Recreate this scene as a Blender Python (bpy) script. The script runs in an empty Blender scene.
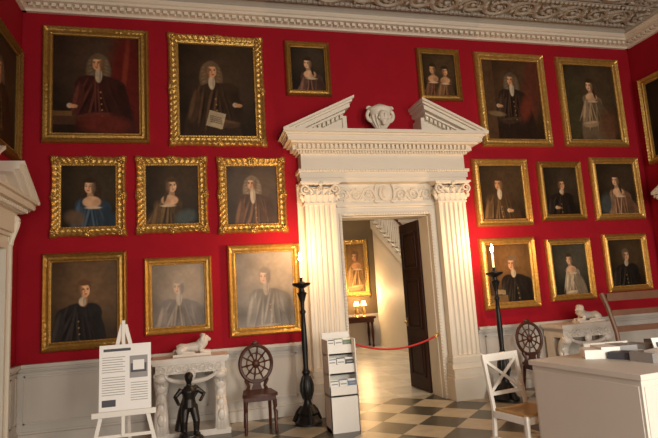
import bpy, bmesh, math, random
import numpy as np
from mathutils import Vector, Matrix, Euler
random.seed(4); rng=np.random.RandomState(7)
S=bpy.context.scene
try:
    S.view_settings.view_transform='Standard'; S.view_settings.look='None'
except Exception: pass

# ---------------------------------------------------------------- materials
def mat(name,col,rough=.6,metal=0.,bump=0.,bscale=40.,var=0.,vscale=6.,emis=None,estr=0.,coat=0.,spec=None,trans=0.):
    m=bpy.data.materials.new(name); m.use_nodes=True
    nt=m.node_tree; b=nt.nodes["Principled BSDF"]
    b.inputs["Base Color"].default_value=(*col,1); b.inputs["Roughness"].default_value=rough; b.inputs["Metallic"].default_value=metal
    if spec is not None: b.inputs["Specular IOR Level"].default_value=spec
    if coat: b.inputs["Coat Weight"].default_value=coat
    if trans: b.inputs["Transmission Weight"].default_value=trans
    if emis: b.inputs["Emission Color"].default_value=(*emis,1); b.inputs["Emission Strength"].default_value=estr
    tc=nt.nodes.new("ShaderNodeTexCoord")
    if var:
        n=nt.nodes.new("ShaderNodeTexNoise"); n.inputs["Scale"].default_value=vscale; n.inputs["Detail"].default_value=6
        r=nt.nodes.new("ShaderNodeMix"); r.data_type='RGBA'
        r.inputs[6].default_value=(*[c*(1-var) for c in col],1); r.inputs[7].default_value=(*[min(1,c*(1+var)) for c in col],1)
        nt.links.new(tc.outputs["Object"],n.inputs["Vector"]); nt.links.new(n.outputs[0],r.inputs[0]); nt.links.new(r.outputs[2],b.inputs["Base Color"])
    if bump:
        n=nt.nodes.new("ShaderNodeTexNoise"); n.inputs["Scale"].default_value=bscale; n.inputs["Detail"].default_value=4
        bp=nt.nodes.new("ShaderNodeBump"); bp.inputs["Strength"].default_value=bump; bp.inputs["Distance"].default_value=.01
        nt.links.new(tc.outputs["Object"],n.inputs["Vector"]); nt.links.new(n.outputs[0],bp.inputs["Height"]); nt.links.new(bp.outputs[0],b.inputs["Normal"])
    return m
RED=mat("red_wall_silk",(.30,.008,.017),.85,bump=.15,bscale=120,var=.14,vscale=3,spec=.12)
WHITE=mat("white_plaster_paint",(.70,.63,.52),.55,bump=.1,bscale=60,var=.04,spec=.3)
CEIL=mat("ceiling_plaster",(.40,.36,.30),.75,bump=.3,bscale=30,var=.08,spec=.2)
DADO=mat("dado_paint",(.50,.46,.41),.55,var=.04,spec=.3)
MARBLE=mat("veined_marble",(.62,.56,.49),.35,var=.15,vscale=9)
GOLD=mat("gilt_gold",(.38,.22,.055),.42,.75,bump=.5,bscale=70,var=.5,vscale=25)
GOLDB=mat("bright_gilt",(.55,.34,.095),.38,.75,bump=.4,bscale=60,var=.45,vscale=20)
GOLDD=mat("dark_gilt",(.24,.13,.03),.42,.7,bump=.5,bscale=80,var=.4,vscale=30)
BLACK=mat("ebonised_wood",(.010,.008,.007),.4,bump=.05,spec=.3)
MAHOG=mat("mahogany",(.06,.018,.010),.4,var=.3,vscale=5,spec=.3)
DOORM=mat("dark_door_mahogany",(.038,.013,.007),.45,var=.3,vscale=4,spec=.25)
OAK=mat("brown_oak",(.14,.06,.028),.5,var=.3,vscale=8)
CWHITE=mat("white_chair_paint",(.76,.72,.65),.45)
DESKM=mat("desk_white_laminate",(.68,.63,.56),.5,var=.03)
PAPER=mat("white_paper",(.82,.80,.75),.6)
PAPERD=mat("dark_print",(.06,.06,.07),.6)
INK=mat("grey_print",(.30,.29,.28),.7)
GREEN=mat("green_print",(.16,.26,.12),.6)
BLUEP=mat("blue_print",(.12,.2,.32),.6)
RUSH=mat("rush_seat",(.40,.24,.09),.7,bump=.4,bscale=90)
ROPE=mat("red_rope",(.50,.02,.02),.8,bump=.5,bscale=200)
BRASS=mat("brass",(.7,.45,.15),.3,.9)
BRONZE=mat("dark_bronze",(.03,.025,.022),.4,.6)
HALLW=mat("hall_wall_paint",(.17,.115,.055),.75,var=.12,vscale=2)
WAX=mat("candle_wax",(.85,.78,.6),.5,emis=(1,.6,.25),estr=2.0)
FLAME=mat("candle_flame",(1,.7,.3),.5,emis=(1,.74,.42),estr=80)

def floor_mat(name,c1,c2,size,rot):
    m=bpy.data.materials.new(name); m.use_nodes=True; nt=m.node_tree; b=nt.nodes["Principled BSDF"]
    tc=nt.nodes.new("ShaderNodeTexCoord"); mp=nt.nodes.new("ShaderNodeMapping"); mp.inputs["Rotation"].default_value=(0,0,rot); mp.inputs["Location"].default_value=(.1,.05,.3)
    ch=nt.nodes.new("ShaderNodeTexChecker"); ch.inputs["Scale"].default_value=1/size
    ch.inputs["Color1"].default_value=(*c1,1); ch.inputs["Color2"].default_value=(*c2,1)
    no=nt.nodes.new("ShaderNodeTexNoise"); no.inputs["Scale"].default_value=5; no.inputs["Detail"].default_value=8
    mx=nt.nodes.new("ShaderNodeMix"); mx.data_type='RGBA'; mx.blend_type='MULTIPLY'; mx.inputs[0].default_value=.5
    nt.links.new(tc.outputs["Object"],mp.inputs[0]); nt.links.new(mp.outputs[0],ch.inputs[0]); nt.links.new(tc.outputs["Object"],no.inputs["Vector"])
    nt.links.new(ch.outputs[0],mx.inputs[6]); nt.links.new(no.outputs[0],mx.inputs[7]); nt.links.new(mx.outputs[2],b.inputs["Base Color"])
    b.inputs["Roughness"].default_value=.3
    return m
FLOOR=floor_mat("checker_marble_floor",(.58,.49,.35),(.085,.075,.05),.46,math.radians(45))
HFLOOR=floor_mat("hall_stone_floor",(.75,.68,.55),(.62,.55,.44),.6,0)

# ---------------------------------------------------------------- mesh builder
class B:
    def __init__(s): s.v=[];s.f=[];s.m=[];s.mi=0;s.T=Matrix.Identity(4)
    def add(s,vs,fs):
        o=len(s.v); s.v+=[tuple(s.T@Vector(v)) for v in vs]; s.f+=[tuple(o+i for i in f) for f in fs]; s.m+=[s.mi]*len(fs)
    def box(s,x0,x1,y0,y1,z0,z1):
        vs=[(x,y,z) for x in(x0,x1) for y in(y0,y1) for z in(z0,z1)]
        s.add(vs,[(0,1,3,2),(4,6,7,5),(0,4,5,1),(2,3,7,6),(0,2,6,4),(1,5,7,3)])
    def cb(s,c,d,R=None):
        R=R or Matrix.Identity(3); vs=[]
        for x in(-.5,.5):
            for y in(-.5,.5):
                for z in(-.5,.5): vs.append(tuple(Vector(c)+R@Vector((x*d[0],y*d[1],z*d[2]))))
        s.add(vs,[(0,1,3,2),(4,6,7,5),(0,4,5,1),(2,3,7,6),(0,2,6,4),(1,5,7,3)])
    def bar(s,a,b,w,t,up=(0,0,1)):
        a=Vector(a);b=Vector(b);d=(b-a);L=d.length;d.normalize();u=Vector(up)
        x=d.cross(u)
        if x.length<1e-4: x=d.cross(Vector((0,1,0)))
        x.normalize(); y=x.cross(d); R=Matrix((x,y,d)).transposed()
        s.cb((a+b)/2,(w,t,L),R)
    def lathe(s,prof,c=(0,0,0),seg=20,sx=1,sy=1):
        n=len(prof);vs=[];fs=[]
        for r,z in prof:
            for i in range(seg):
                a=2*math.pi*i/seg; vs.append((c[0]+r*sx*math.cos(a),c[1]+r*sy*math.sin(a),c[2]+z))
        for j in range(n-1):
            for i in range(seg):
                k=(i+1)%seg; fs.append((j*seg+i,j*seg+k,(j+1)*seg+k,(j+1)*seg+i))
        fs.append(tuple(reversed(range(seg)))); fs.append(tuple((n-1)*seg+i for i in range(seg)))
        s.add(vs,fs)
    def tube(s,pts,r,seg=8,closed=False):
        P=[Vector(p) for p in pts];n=len(P); rr=r if hasattr(r,'__len__') else [r]*n
        vs=[];fs=[];prev=None
        for i,p in enumerate(P):
            if closed: t=P[(i+1)%n]-P[i-1]
            else: t=P[min(i+1,n-1)]-P[max(i-1,0)]
            t.normalize()
            if prev is None:
                u=t.orthogonal().normalized()
            else:
                u=prev-t*prev.dot(t); u.normalize()
            prev=u; w=t.cross(u)
            for k in range(seg):
                a=2*math.pi*k/seg; vs.append(tuple(p+(u*math.cos(a)+w*math.sin(a))*rr[i]))
        for i in range(n if closed else n-1):
            j=(i+1)%n
            for k in range(seg):
                l=(k+1)%seg; fs.append((i*seg+k,i*seg+l,j*seg+l,j*seg+k))
        if not closed:
            fs.append(tuple(reversed(range(seg)))); fs.append(tuple((n-1)*seg+k for k in range(seg)))
        s.add(vs,fs)
    def ell(s,c,r,R=None,seg=12,rings=8):
        R=R or Matrix.Identity(3); vs=[];fs=[]
        vs.append(tuple(Vector(c)+R@Vector((0,0,r[2]))))
        for j in range(1,rings):
            t=math.pi*j/rings
            for i in range(seg):
                a=2*math.pi*i/seg
                vs.append(tuple(Vector(c)+R@Vector((r[0]*math.sin(t)*math.cos(a),r[1]*math.sin(t)*math.sin(a),r[2]*math.cos(t)))))
        vs.append(tuple(Vector(c)+R@Vector((0,0,-r[2]))))
        for i in range(seg): fs.append((0,1+i,1+(i+1)%seg))
        for j in range(rings-2):
            for i in range(seg):
                k=(i+1)%seg; a=1+j*seg; fs.append((a+i,a+seg+i,a+seg+k,a+k))
        a=1+(rings-2)*seg
        for i in range(seg): fs.append((a+i,len(vs)-1,a+(i+1)%seg))
        s.add(vs,fs)
    def prism(s,poly,axis,a,b):
        def mk(p,t):
            return (p[0],t,p[1]) if axis=='y' else ((p[0],p[1],t) if axis=='z' else (t,p[0],p[1]))
        n=len(poly); vs=[mk(p,a) for p in poly]+[mk(p,b) for p in poly]
        fs=[tuple(range(n)),tuple(reversed(range(n,2*n)))]+[(i,(i+n),(i+1)%n+n,(i+1)%n) for i in range(n)]
        s.add(vs,fs)
    def obj(s,name,mats,smooth=False,bevel=0,loc=(0,0,0),rz=0,remesh=0,ang=40,scale=1):
        me=bpy.data.meshes.new(name); me.from_pydata(s.v,[],s.f); me.update()
        for m in mats: me.materials.append(m)
        me.polygons.foreach_set("material_index",s.m)
        bm=bmesh.new(); bm.from_mesh(me); bmesh.ops.recalc_face_normals(bm,faces=bm.faces); bm.to_mesh(me); bm.free()
        if smooth: me.polygons.foreach_set("use_smooth",[True]*len(me.polygons))
        o=bpy.data.objects.new(name,me); S.collection.objects.link(o); o.location=loc; o.rotation_euler=(0,0,rz); o.scale=(scale,)*3
        if smooth and not remesh:
            try: me.set_sharp_from_angle(angle=math.radians(ang))
            except Exception: pass
        if remesh:
            r=o.modifiers.new("rm",'REMESH'); r.mode='VOXEL'; r.voxel_size=remesh; r.use_smooth_shade=True
            sm=o.modifiers.new("sm",'SMOOTH'); sm.factor=.5; sm.iterations=2
        if bevel:
            b=o.modifiers.new("bv",'BEVEL'); b.width=bevel; b.segments=2; b.limit_method='ANGLE'
        return o

def rinceau(b,org,ux,uy,nz,size,count,rad,leaf=True):
    org=Vector(org);ux=Vector(ux);uy=Vector(uy);nz=Vector(nz)
    def P(x,y,h=0): return org+ux*x+uy*y+nz*h
    for i in range(count):
        sg=1 if i%2==0 else -1; cx=(i+.5)*size
        pts=[];rr=[]
        for k in range(26):
            t=k/25; a=math.pi-t*math.pi*3.3; r=size*.46*(1-t)**.8+size*.05
            pts.append(P(cx+r*math.cos(a),sg*r*math.sin(a),rad*.3)); rr.append(rad*(1-.55*t))
        b.tube(pts,rr,6)
        b.ell(P(cx,0,rad*.4),(size*.09,size*.09,size*.09),seg=8,rings=5)
        if leaf:
            for k in range(9):
                a=math.pi-k*.72; r=size*(.44-.012*k)
                c=P(cx+(r+size*.07)*math.cos(a),sg*(r+size*.07)*math.sin(a),rad*.2)
                d=(ux*math.cos(a+.6)+uy*sg*math.sin(a+.6)).normalized(); n=nz; w=n.cross(d)
                b.ell(c,(size*.12,size*.05,rad*.9),Matrix((d,w,n)).transposed(),8,5)
                a2=a+.3; r2=size*.24
                if k<6:
                    d=(ux*math.cos(a2+1)+uy*sg*math.sin(a2+1)).normalized(); w=nz.cross(d)
                    b.ell(P(cx+r2*math.cos(a2),sg*r2*math.sin(a2),rad*.2),(size*.08,size*.035,rad*.8),Matrix((d,w,nz)).transposed(),8,5)

# ---------------------------------------------------------------- room shell
XL,XR,YB,H=-2.17,7.56,-11.0,5.82
DX0,DX1,DZ=2.05,3.43,2.69
RAIL=.96; CZ=5.57
b=B()
b.box(XL-.3,DX0-.012,0,.3,0,H+.2); b.box(DX1+.012,XR+.3,0,.3,0,H+.2); b.box(DX0-.012,DX1+.012,0,.3,DZ+.012,H+.2)
b.obj("wall_back",[RED])
SY0,SY1,SZ=-.72,-1.92,2.32
for nm,xa,xb in (("wall_left",XL-.3,XL),("wall_right",XR,XR+.3)):
    b=B(); b.box(xa,xb,SY0,0,0,H+.2); b.box(xa,xb,YB,SY1,0,H+.2); b.box(xa,xb,SY1,SY0,SZ,H+.2); b.obj(nm,[RED])
b=B(); wx=[(-1.2,.2),(2.0,3.4),(5.2,6.6)]
xs=[XL-.3]+[v for w in wx for v in w]+[XR+.3]
for i in range(0,len(xs),2): b.box(xs[i],xs[i+1],YB-.3,YB,0,H+.2)
for w in wx: b.box(w[0],w[1],YB-.3,YB,0,.7); b.box(w[0],w[1],YB-.3,YB,4.3,H+.2)
b.obj("wall_front",[RED])
for i,w in enumerate(wx):
    b=B()
    b.box(w[0],w[0]+.06,YB-.2,YB-.12,.7,4.3); b.box(w[1]-.06,w[1],YB-.2,YB-.12,.7,4.3); b.box(w[0],w[1],YB-.2,YB-.12,.7,.78); b.box(w[0],w[1],YB-.2,YB-.12,4.22,4.3)
    for k in range(1,3): x=w[0]+(w[1]-w[0])*k/3; b.box(x-.015,x+.015,YB-.18,YB-.14,.7,4.3)
    for k in range(1,6): z=.7+3.6*k/6; b.box(w[0],w[1],YB-.18,YB-.14,z-.015,z+.015)
    b.obj("window_%d"%(i+1),[CWHITE])
b=B(); b.box(XL-.3,XR+.3,YB-.3,.3,-.1,0); b.obj("floor",[FLOOR])
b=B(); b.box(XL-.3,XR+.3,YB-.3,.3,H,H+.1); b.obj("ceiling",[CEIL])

def sweep(name,prof,mt,path,extra=None):
    b=B()
    for (ax,p0,p1,wallc,sg) in path:
        poly=[(0,prof[0][1])]+prof+[(0,prof[-1][1])]
        b.prism([(wallc+sg*p,z) for p,z in poly],ax,p0,p1)
    if extra: extra(b)
    return b.obj(name,[mt])
walls3=[('x',XL,XR,0,-1),('y',YB,0,XL,1),('y',YB,0,XR,-1)]
cprof=[(.02,CZ),(.05,CZ),(.05,CZ+.025),(.09,CZ+.045),(.09,CZ+.075),(.20,CZ+.08),(.20,CZ+.115),(.23,CZ+.125),(.26,CZ+.155),(.26,CZ+.165),(.26,CZ+.166)]
def dent(b):
    x=XL+.1
    while x<XR-.1:
        b.box(x,x+.055,-.15,-.04,CZ+.035,CZ+.08); x+=.095
    y=-.2
    while y>-4:
        for xa,sg in((XL,1),(XR,-1)):
            b.box(min(xa+sg*.04,xa+sg*.15),max(xa+sg*.04,xa+sg*.15),y-.055,y,CZ+.035,CZ+.08)
        y-=.095
sweep("trim_cornice",cprof,WHITE,walls3,dent)
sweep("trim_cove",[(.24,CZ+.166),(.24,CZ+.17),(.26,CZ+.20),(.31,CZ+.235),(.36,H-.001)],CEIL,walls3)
b=B()
rinceau(b,(XL+.4,-.66,H-.005),(1,0,0),(0,1,0),(0,0,-1),.44,21,.042)
rinceau(b,(XL+.7,-1.38,H-.005),(1,0,0),(0,1,0),(0,0,-1),.62,15,.05)
rinceau(b,(XR-.66,-.9,H-.005),(0,-1,0),(1,0,0),(0,0,-1),.44,12,.042)
rinceau(b,(XL+.66,-.9,H-.005),(0,-1,0),(1,0,0),(0,0,-1),.44,12,.042)
for y,w in((-.40,.05),(-.95,.08),(-1.05,.04),(-1.75,.12)):
    b.box(XL+.3,XR-.3,y-w/2,y+w/2,H-.045,H)
for xx in (XR-.95,XL+.95): b.box(xx-.04,xx+.04,-6,-.9,H-.045,H)
x=XL+.4
while x<XR-.4:
    b.ell((x,-.95,H-.045),(.03,.03,.03),seg=8,rings=5); b.ell((x,-.42,H-.03),(.025,.035,.035),seg=8,rings=5); x+=.08
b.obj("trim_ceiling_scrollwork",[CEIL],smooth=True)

def dado(name,segs):
    b=B()
    for (ax,a,c,wc,sg) in segs:
        def bx(p0,p1,q0,q1,z0,z1):
            if ax=='x': b.box(q0,q1,min(wc+sg*p0,wc+sg*p1),max(wc+sg*p0,wc+sg*p1),z0,z1)
            else: b.box(min(wc+sg*p0,wc+sg*p1),max(wc+sg*p0,wc+sg*p1),q0,q1,z0,z1)
        bx(0,.03,a,c,0,RAIL)
        bx(.03,.05,a,c,RAIL-.075,RAIL-.045); bx(.0,.085,a,c,RAIL-.045,RAIL); bx(.03,.06,a,c,RAIL-.10,RAIL-.09)
        n=max(1,round((c-a)/1.05)); w=(c-a)/n
        for i in range(n):
            p=a+i*w+.1; q=a+(i+1)*w-.1
            if q-p<.1: continue
            for (u0,u1,z0,z1) in((p,q,.80,.825),(p,q,.25,.275),(p,p+.025,.25,.825),(q-.025,q,.25,.825)): bx(.03,.045,u0,u1,z0,z1)
    return b.obj(name,[DADO],bevel=.004)
dado("trim_dado_back",[('x',XL,1.4,0,-1),('x',4.08,XR,0,-1)])
dado("trim_dado_left",[('y',-.40,0,XL,1),('y',YB,-2.25,XL,1)])
dado("trim_dado_right",[('y',-.40,0,XR,-1),('y',YB,-2.25,XR,-1)])
def skirt(name,segs):
    b=B()
    for (ax,a,c,wc,sg) in segs:
        for p,z0,z1 in((.06,0,.14),(.045,.14,.17)):
            if ax=='x': b.box(a,c,min(wc,wc+sg*p),max(wc,wc+sg*p),z0,z1)
            else: b.box(min(wc,wc+sg*p),max(wc,wc+sg*p),a,c,z0,z1)
    b.obj(name,[DADO],bevel=.005)
skirt("baseboard_back",[('x',XL,1.4,0,-1),('x',4.08,XR,0,-1)])
skirt("baseboard_left",[('y',-.40,0,XL,1),('y',YB,-2.25,XL,1)])
skirt("baseboard_right",[('y',-.40,0,XR,-1),('y',YB,-2.25,XR,-1)])

# ---------------------------------------------------------------- door surround
b=B(); CX=2.74
for i,(w,p) in enumerate(((.035,.10),(.05,.075),(.045,.05))):
    o=[0,.035,.085][i]
    b.box(DX0-o-w,DX0-o,-p,0,0,DZ+o+w); b.box(DX1+o,DX1+o+w,-p,0,0,DZ+o+w); b.box(DX0-o,DX1+o,-p,0,DZ+o,DZ+o+w)
b.box(DX0-.01,DX0+.015,0,.31,0,DZ); b.box(DX1-.015,DX1+.01,0,.31,0,DZ); b.box(DX0,DX1,0,.31,DZ-.015,DZ+.01)
x=DX0
while x<DX1:
    b.ell((x,-.10,DZ+.018),(.016,.014,.016),seg=8,rings=5); x+=.04
z=.05
while z<DZ:
    b.ell((DX0-.018,-.10,z),(.016,.014,.016),seg=8,rings=5); b.ell((DX1+.018,-.10,z),(.016,.014,.016),seg=8,rings=5); z+=.045
b.box(1.95,3.53,-.06,0,DZ+.13,3.17)
b.box(1.99,3.49,-.09,-.06,DZ+.13,DZ+.165)
b.box(1.42,1.92,-.05,0,0,3.17); b.box(3.56,4.06,-.05,0,0,3.17)
def pilaster(xc):
    w=.44; y1=-.05; y0=-.20
    b.box(xc-.30,xc+.30,-.36,0,0,.30); b.box(xc-.28,xc+.28,-.34,0,.30,.34); b.box(xc-.27,xc+.27,-.32,0,.34,.42)
    for z,h,o in((.42,.07,.045),(.49,.03,.015),(.52,.05,.03),(.57,.03,.01)):
        b.box(xc-w/2-o,xc+w/2+o,y0-o-.02,y1,z,z+h)
    n=5; pts=[(xc-w/2,y1),(xc-w/2,y0)]; m=.035; fw=(w-2*m)/n
    for i in range(n):
        fx=xc-w/2+m+fw*(i+.5); r=fw*.38
        for k in range(9):
            a=math.pi-math.pi*k/8; pts.append((fx+r*math.cos(a),y0+r*math.sin(a)*.9))
    pts+= [(xc+w/2,y0),(xc+w/2,y1)]
    b.prism(pts,'z',.60,2.86)
    b.box(xc-w/2-.015,xc+w/2+.015,y0-.015,y1,2.84,2.865)
for xc in(1.72,3.76): pilaster(xc)
def ent(x0,x1,p,z0,z1): b.box(x0,x1,-p,0,z0,z1)
ent(1.46,4.02,.22,3.16,3.22); ent(1.44,4.04,.24,3.22,3.30); ent(1.42,4.06,.27,3.30,3.345)
ent(1.47,4.01,.22,3.345,3.575)
ent(1.43,4.05,.26,3.575,3.61)
ent(1.40,4.08,.29,3.61,3.69)
ent(1.26,4.22,.45,3.715,3.79); ent(1.31,4.17,.40,3.69,3.715); ent(1.23,4.25,.48,3.79,3.815); ent(1.19,4.29,.53,3.815,3.86)
x=1.42
while x<4.05: b.box(x,x+.04,-.345,-.28,3.625,3.688); x+=.066
for xs_ in(1.40,4.08):
    y=-.27
    while y<-.05:
        b.box(xs_-.05 if xs_<2 else xs_,xs_ if xs_<2 else xs_+.05,y,y+.04,3.625,3.688); y+=.066
x=1.46
while x<4.03: b.ell((x,-.275,3.592),(.017,.016,.022),seg=8,rings=5); x+=.042
x=1.45
while x<4.05: b.ell((x,-.27,3.322),(.015,.014,.018),seg=8,rings=5); x+=.04
for sg in(1,-1):
    def X(x): return x if sg==1 else 2*CX-x
    sl=(4.35-3.86)/(2.22-1.19)
    def rk(x0,x1,off0,off1,p,q=0):
        zb=lambda x:3.86+sl*(x-1.19)
        b.prism([(X(x0),zb(x0)+off0),(X(x1),zb(x1)+off0),(X(x1),zb(x1)+off1),(X(x0),zb(x0)+off1)],'y',-p,-q)
    rk(1.19,2.22,-.035,.0,.54); rk(1.21,2.20,-.065,-.035,.50); rk(1.25,2.17,-.125,-.065,.46); rk(1.40,2.12,-.155,-.125,.38)
    xx=1.46
    while xx<2.08:
        z=3.86+sl*(xx-1.19)-.21
        if z>3.86: b.prism([(X(xx),z),(X(xx+.04),z+sl*.04),(X(xx+.04),z+sl*.04+.06),(X(xx),z+.06)],'y',-.34,-.27)
        xx+=.066
    b.prism([(X(1.3),3.86),(X(2.10),3.86),(X(2.10),3.86+sl*.91-.13),(X(1.3),3.86+sl*.11-.06)],'y',-.27,0)
    b.box(min(X(2.10),X(2.16)),max(X(2.10),X(2.16)),-.30,0,3.86,4.12)
def leaf(cx,y0,z0,w,h,out,dx=0):
    n=6;vs=[];fs=[]
    for j in range(n+1):
        t=j/n; ww=w*(.55+.6*math.sin(math.pi*min(t*1.1,1)))*(1-.45*t**3)
        yy=y0-out*(t**2.2)-.012; zz=z0+h*math.sin(t*math.pi*.62)*.98
        for k in range(5):
            s_=(k-2)/2; vs.append((cx+s_*ww/2+dx*t,yy+abs(s_)*.02-(.008 if k in(1,3) else 0),zz-abs(s_)*.015))
    for j in range(n):
        for k in range(4): a=j*5+k; fs.append((a,a+1,a+6,a+5))
    b.add(vs,fs)
def capital(xc):
    w=.44
    b.box(xc-w/2,xc+w/2,-.20,-.05,2.86,3.10)
    for i in range(5): leaf(xc-w/2+.045+i*(w-.09)/4,-.20,2.865,.095,.13,.06)
    for i in range(4): leaf(xc-w/2+.10+i*(w-.2)/3,-.20,2.93,.10,.15,.085)
    for sx in(-1,1):
        pts=[];rr=[]
        for k in range(22):
            t=k/21; a=-.5*math.pi+t*math.pi*3; r=.062*(1-t)+.01
            pts.append((xc+sx*(w/2-.005+r*math.cos(a)),-.26-.01*t,3.055+r*math.sin(a))); rr.append(.019-.008*t)
        b.tube(pts,rr,6)
        b.tube([(xc+sx*.06,-.21,2.96),(xc+sx*.12,-.235,3.03),(xc+sx*.18,-.255,3.09),(xc+sx*.23,-.27,3.115)],[.013,.016,.018,.018],6)
        pts=[(xc+sx*(.015+.03*math.cos(a)),-.245,3.06+.03*math.sin(a)) for a in np.linspace(0,5.5,12)]
        b.tube(pts,.010,6)
        for s2 in range(2):
            b.ell((xc+sx*(w/2+.02),-.17+s2*.08,2.93+.08*s2),(.035,.03,.05),seg=8,rings=6)
            b.ell((xc+sx*(w/2+.05),-.20,2.96+.06*s2),(.03,.025,.04),seg=8,rings=6)
    b.box(xc-w/2-.05,xc+w/2+.05,-.28,0,3.115,3.135); b.box(xc-w/2-.07,xc+w/2+.07,-.30,0,3.135,3.16)
    b.ell((xc,-.29,3.125),(.035,.03,.035),seg=8,rings=6)
for xc in(1.72,3.76): capital(xc)
rinceau(b,(2.90,-.06,3.0),(1,0,0),(0,0,1),(0,-1,0),.20,3,.022)
rinceau(b,(2.58,-.06,3.0),(-1,0,0),(0,0,1),(0,-1,0),.20,3,.022)
b.ell((CX,-.07,3.02),(.10,.045,.12)); b.ell((CX,-.11,3.02),(.06,.03,.08))
for sx in(-1,1):
    b.tube([(CX+sx*(.10+.05*math.sin(a)),-.08,3.02+.13*math.cos(a)) for a in np.linspace(.2,2.9,9)],.02,6)
    b.ell((CX+sx*.13,-.08,2.9),(.05,.03,.03),seg=8,rings=6)
b.obj("trim_door_surround",[WHITE],bevel=0)

b=B()
b.lathe([(.11,0),(.11,.03),(.06,.05),(.05,.08),(.09,.12),(.13,.20),(.155,.28),(.15,.33),(.17,.36),(.19,.39),(.18,.41),(.12,.43),(.10,.45),(.05,.47),(.03,.48)],(0,0,0),24,1,.8)
for i in range(14):
    a=2*math.pi*i/14; b.tube([(.07*math.cos(a),.056*math.sin(a),.10),(.13*math.cos(a),.104*math.sin(a),.20),(.155*math.cos(a),.124*math.sin(a),.29)],[.012,.022,.018],6)
for sx in(-1,1):
    b.tube([(sx*(.13+.075*math.sin(t)),0,.30+.09*math.cos(t)) for t in np.linspace(-.3,3.2,12)],[.026]*12,8)
    b.tube([(sx*(.17+.035*math.cos(t)),-.01,.40+.035*math.sin(t)) for t in np.linspace(0,5,10)],.016,6)
    b.ell((sx*.045,-.15,.285),(.022,.012,.010),seg=8,rings=6)
    b.ell((sx*.055,-.13,.23),(.035,.03,.03),seg=8,rings=6)
b.ell((0,-.135,.25),(.075,.06,.10)); b.ell((0,-.195,.25),(.016,.02,.035),seg=8,rings=6); b.ell((0,-.185,.20),(.03,.012,.009),seg=8,rings=6); b.ell((0,-.15,.15),(.04,.035,.04))
b.obj("carved_stone_urn",[WHITE],smooth=True,loc=(2.71,-.22,3.861))

# ---------------------------------------------------------------- side doors
def side_door(name,dn,wx,sg):
    b=B()
    def bx(p0,p1,y0,y1,z0,z1): b.box(min(wx+sg*p0,wx+sg*p1),max(wx+sg*p0,wx+sg*p1),y0,y1,z0,z1)
    for o,w,p in((0,.05,.09),(.05,.10,.06),(.15,.04,.10)):
        bx(0,p,SY0+o,SY0+o+w,0,SZ+o+w); bx(0,p,SY1-o-w,SY1-o,0,SZ+o+w); bx(0,p,SY1-o,SY0+o,SZ+o,SZ+o+w)
    ya,yb=SY1-.19,SY0+.19
    bx(0,.14,ya,yb,SZ+.19,SZ+.42)
    bx(0,.20,ya-.02,yb+.02,SZ+.42,SZ+.47); bx(0,.30,ya-.09,yb+.09,SZ+.47,SZ+.54); bx(0,.34,ya-.13,yb+.13,SZ+.54,SZ+.58)
    y=ya
    while y<yb: bx(.20,.25,y,y+.035,SZ+.425,SZ+.468); y+=.06
    for s2,ye in((-1,yb+.13),(1,ya-.13)):
        y0=ye; y1=ye+s2*.62; z0=SZ+.58; z1=z0+.36
        for (o0,o1,p) in((-.035,0,.35),(-.09,-.035,.30),(-.12,-.09,.24)):
            b.prism([(y0,z0+o0),(y1,z1+o0),(y1,z1+o1),(y0,z0+o1)],'x',wx,wx+sg*p)
        b.prism([(y0+s2*.1,z0),(y1-s2*.04,z0),(y1-s2*.04,z1-.1),(y0+s2*.1,z0+.01)],'x',wx,wx+sg*.14)
    for yc in(yb-.05,ya+.05):
        b.tube([(wx+sg*(.12+.045*math.cos(a)*(1-a/14)),yc,SZ+.33+.05*math.sin(a)*(1-a/14)) for a in np.linspace(0,9,24)],.028,8)
        b.tube([(wx+sg*(.16-.07*t),yc,SZ+.33-.28*t) for t in np.linspace(0,1,6)],[.035,.04,.035,.03,.025,.03],8)
    b.obj(name,[WHITE])
    d=B()
    xa,xb=(wx-sg*.12,wx-sg*.17); d.box(min(xa,xb),max(xa,xb),SY1+.004,SY0-.004,0.005,SZ-.004)
    for (y0,y1) in((SY1+.12,(SY0+SY1)/2-.05),((SY0+SY1)/2+.05,SY0-.12)):
        for z0,z1 in((.2,.85),(1.0,1.6),(1.72,2.18)):
            xx=wx-sg*.115; d.box(min(xx,xx-sg*.01),max(xx,xx-sg*.01),y0,y1,z0,z1)
    d.ell((wx-sg*.09,SY1+.15,1.0),(.03,.03,.03))
    d.obj(dn,[DOORM],bevel=.004)
side_door("trim_door_left","door_3",XL,1); side_door("trim_door_right","door_4",XR,-1)

# pair of door leaves folded back into the hall
def door_leaf(name,loc,rz,L):
    b=B()
    b.box(0,L,-.025,.025,.01,DZ-.03)
    for (x0,x1) in((.10,L-.10),):
        for z0,z1 in((.22,.80),(.95,1.75),(1.9,2.5)):
            for y0,y1 in((.025,.04),(-.04,-.025)):
                b.box(x0,x1,y0,y1,z0,z0+.03); b.box(x0,x1,y0,y1,z1-.03,z1); b.box(x0,x0+.03,y0,y1,z0,z1); b.box(x1-.03,x1,y0,y1,z0,z1)
                b.box(x0+.07,x1-.07,y0*.9,y1*.9,z0+.07,z1-.07)
    b.mi=1; b.ell((L-.06,.055,1.05),(.03,.03,.03)); b.ell((L-.06,-.055,1.05),(.03,.03,.03)); b.box(L-.09,L-.03,-.03,.03,.98,1.12)
    b.obj(name,[DOORM,BRASS],bevel=.004,loc=loc,rz=rz)
door_leaf("door_1",(3.42,.34,0),math.radians(93),.69)
door_leaf("door_2",(2.05,.34,0),math.radians(95),.69)

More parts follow.
